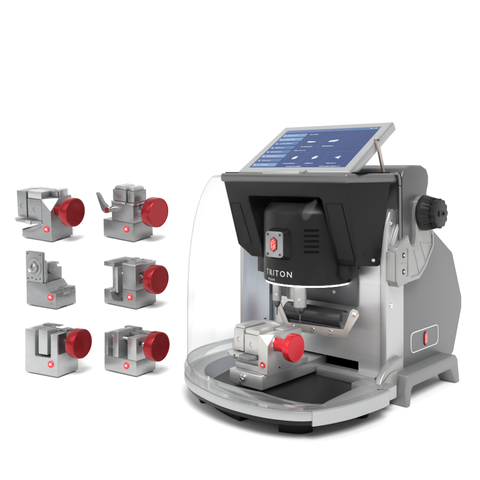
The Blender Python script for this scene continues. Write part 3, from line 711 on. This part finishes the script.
# 3: middle left, no knob
j = JW('grey stepped jaw without a knob, with a round dial on its upright plate', 2, (56.2, 310.8), 190)
feetstrip(j, 190, 138)
b0 = j.prism('jaw_body', 'dsteel', [(0, 7), (190, 7), (190, 78), (150, 80), (112, 118), (0, 118)], 'y', 0, 138, 2)
pl = j.prism('dial_plate', 'dsteel', rrect(0, 118.5, 108, 266, 6, 3), 'y', 0, 18, 2)
j.box('upper_block', 'dsteel', (2, 22, 118.5), (104, 136, 176), 2); j.box('upper_block', 'dsteel_light', (108.5, 8, 119.5), (116, 24, 226), 2)
k = j.s; mx = Matrix.Translation(Vector((54, 0, 192)) * k) @ Matrix.Rotation(R(90), 4, 'X')
mb = MB(); mb.lathe([(0, 0), (46 * k, 0), (46 * k, 3 * k), (43 * k, 4 * k), (34 * k, 3 * k), (26 * k, 2 * k), (26 * k, 8 * k), (15 * k, 9 * k), (14 * k, 3 * k), (0, 3 * k)], 48, mx); dl_ = mb.build('round_dial', 'dsteel', pl)
j.cyl('dial_screw', 'chrome', [((32, -1, 176), (32, -6, 176), 10), ((62, -5, 203), (62, -9, 203), 5)], pl)
j.cyl('plate_screw', 'darkhole', [((14 + q * 26, .5, 134 + (q % 2) * 4), (14 + q * 26, -1.2, 134 + (q % 2) * 4), 3.4) for q in range(4)] + [((14, .5, 254), (14, -1.2, 254), 3), ((95, .5, 254), (95, -1.2, 254), 3)], pl)
mb = MB(); P = []
for q in range(96):
    a = 2 * math.pi * q / 96; r = 25 + 2.5 * math.cos(16 * a); P.append((58 * k + r * k * math.cos(a), 182 * k + r * k * math.sin(a)))
mb.prism(P, 'x', 105 * k, 124 * k, bev=1.5 * k); mb.build('knurled_wheel', 'dsteel', j.t)
j.boxes('locking_bolt', 'dsteel_light', [((62, 76, 176.5), (98, 112, 190)), ((54, 68, 190.0), (104, 120, 203))], 3)
j.prism('front_step', 'dsteel', [(152, 78.5), (188, 78.5), (188, 90), (146, 90)], 'y', 62, 138, 2)
j.box('notch_block', 'dsteel', (190.3, 46, 62), (194, 92, 96), 1)
j.btn(b0, 156, 58, 17)
j.cyl('pin_hole', 'darkhole', [((160, .5, 26), (160, -.8, 26), 2.5), ((190, 30, 60), (191, 30, 60), 2.5)])

# 4: middle right, hooked jaw
j = JW('grey hooked jaw with wide open mouth and red knob, right of the knobless jaw', 2, (136, 309.8), 215)
feetstrip(j, 215, 146, 30)
b0 = j.prism('jaw_body', 'dsteel', [(0, 7), (215, 7), (215, 92), (128, 92), (128, 30), (62, 26), (54, 40), (46, 66), (34, 76), (0, 76)], 'y', 0, 146, 2)
j.box('upper_block', 'dsteel', (128, 0, 92.8), (215, 146, 210), 2)
j.box('top_plate', 'dsteel_light', (126, -2, 210.5), (217, 148, 219), 2)
j.cyl('plate_screw', 'darkhole', [((x, y, 218.8), (x, y, 219.6), 4) for x in (142, 200) for y in (20, 75, 128)])
j.box('jaw_block', 'dsteel_light', (38, 22, 60), (74, 150, 190), 2); j.box('jaw_ledge', 'dsteel', (-6, 6, 190.5), (66, 160, 213), 3)
j.boxes('jaw_ledge', 'dsteel_light', [((66.5, 90, 190), (100, 160, 218)), ((66.5, 60, 190), (84, 89, 203))], 3)
j.cyl('screw_rod', 'chrome', [((74, 60, 150), (128, 60, 150), 9), ((112, 60, 150), (127, 60, 150), 15)]); j.cyl('knob_stem', 'chrome', [((215, 52, 150), (252, 52, 150), 9), ((215, 52, 150), (222, 52, 150), 20)])
j.boxes('side_recess', 'gunmetal', [((215.2, 26, 122), (216, 80, 178))], 0)
j.btn(b0, 176, 58, 17); j.knob(236, 262, 318, 56, 150, 22, 70)

# 5: bottom left, light U-shaped jaw
j = JW('pale U-shaped jaw with narrow centre block and red knob, below the knobless jaw', 1, (57.3, 378.8), 208)
feetstrip(j, 208, 146, 25)
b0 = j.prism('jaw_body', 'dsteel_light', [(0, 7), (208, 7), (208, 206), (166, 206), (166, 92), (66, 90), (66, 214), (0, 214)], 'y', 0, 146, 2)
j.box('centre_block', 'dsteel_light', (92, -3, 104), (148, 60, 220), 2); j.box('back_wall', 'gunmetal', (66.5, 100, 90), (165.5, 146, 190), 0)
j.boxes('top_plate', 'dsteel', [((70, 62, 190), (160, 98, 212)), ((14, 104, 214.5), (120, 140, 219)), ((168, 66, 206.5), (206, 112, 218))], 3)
j.boxes('guide_rod', 'chrome', [((66, 30, 180), (92, 44, 194)), ((148, 30, 180), (166, 44, 194))], 2)
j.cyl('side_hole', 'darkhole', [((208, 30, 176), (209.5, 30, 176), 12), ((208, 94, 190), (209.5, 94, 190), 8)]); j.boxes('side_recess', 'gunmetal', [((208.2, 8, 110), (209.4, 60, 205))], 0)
j.btn(b0, 168, 62, 17); j.cyl('knob_stem', 'chrome', [((208, 66, 160), (256, 66, 160), 14)]); j.knob(240, 250, 304, 68, 160, 22, 70)

# 6: bottom right, thin plates
j = JW('pale jaw with two thin upright plates joined by rods and a red knob', 1, (136.3, 377.9), 216)
feetstrip(j, 216, 140, 40)
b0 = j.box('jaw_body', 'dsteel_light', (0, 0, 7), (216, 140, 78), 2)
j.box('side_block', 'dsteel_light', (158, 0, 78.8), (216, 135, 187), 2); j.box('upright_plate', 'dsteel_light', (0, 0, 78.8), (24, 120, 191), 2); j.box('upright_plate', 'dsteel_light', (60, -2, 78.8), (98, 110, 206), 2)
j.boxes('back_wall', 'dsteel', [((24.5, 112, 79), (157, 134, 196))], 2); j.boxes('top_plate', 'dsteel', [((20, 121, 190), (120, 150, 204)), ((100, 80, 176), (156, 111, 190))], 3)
j.cyl('guide_rod', 'chrome', [((24, 40, 168), (60, 40, 168), 7), ((98, 40, 168), (158, 40, 168), 8), ((24, 40, 110), (60, 40, 110), 6)])
j.boxes('rear_rail', 'dsteel_light', [((160, 104, 187.5), (214, 133, 198))], 2)
j.cyl('side_hole', 'darkhole', [((216, 26, 160), (217.4, 26, 160), 11), ((216, 90, 180), (217.4, 90, 180), 6)])
j.btn(b0, 152, 48, 17); j.cyl('knob_stem', 'chrome', [((216, 58, 148), (250, 58, 148), 14)]); j.knob(232, 262, 318, 60, 150, 22, 71)

# ------------------------------------------------------------------ light: bright white studio
w = bpy.data.worlds.new('World'); S.world = w; w.use_nodes = True; t = w.node_tree; bg = t.nodes['Background']
tc = t.nodes.new('ShaderNodeTexCoord')
def dot(v):
    n = t.nodes.new('ShaderNodeVectorMath'); n.operation = 'DOT_PRODUCT'; n.inputs[1].default_value = v; t.links.new(tc.outputs['Generated'], n.inputs[0]); return n.outputs['Value']
mr = t.nodes.new('ShaderNodeMapRange'); mr.interpolation_type = 'SMOOTHSTEP'
mr.inputs['From Min'].default_value = -.6; mr.inputs['From Max'].default_value = .8; mr.inputs['To Min'].default_value = .28; mr.inputs['To Max'].default_value = 1.06
t.links.new(dot(CF), mr.inputs['Value'])
t.links.new(mr.outputs[0], bg.inputs['Strength']); bg.inputs['Color'].default_value = (1, 1, 1, 1)
def area(name, loc, target, size, sy, power):
    d = bpy.data.lights.new(name, 'AREA'); d.shape = 'RECTANGLE'; d.size = size; d.size_y = sy; d.energy = power
    o = bpy.data.objects.new(name, d); COL.objects.link(o); o.location = loc
    o.rotation_euler = (Vector(target) - Vector(loc)).to_track_quat('-Z', 'Y').to_euler(); return o
area('softbox_left', cf(-2.2, .2, 1.9), (-.25, 0, .2), 2.4, 2.0, 28)
def sun(name, frm, power, ang):
    d = bpy.data.lights.new(name, 'SUN'); d.energy = power; d.angle = R(ang); d.color = (1, .995, .985)
    o = bpy.data.objects.new(name, d); COL.objects.link(o); o.location = (0, 0, 3)
    o.rotation_euler = (-Vector(frm)).to_track_quat('-Z', 'Y').to_euler()
    return o
sun('studio_key', -CF * .8 + CR * .1 + Vector((0, 0, .9)), 3.3, 25)

S.view_settings.view_transform = 'Standard'; S.view_settings.look = 'None'; S.view_settings.exposure = 0; S.view_settings.gamma = 1
S.cycles.max_bounces = 10; S.cycles.transparent_max_bounces = 24
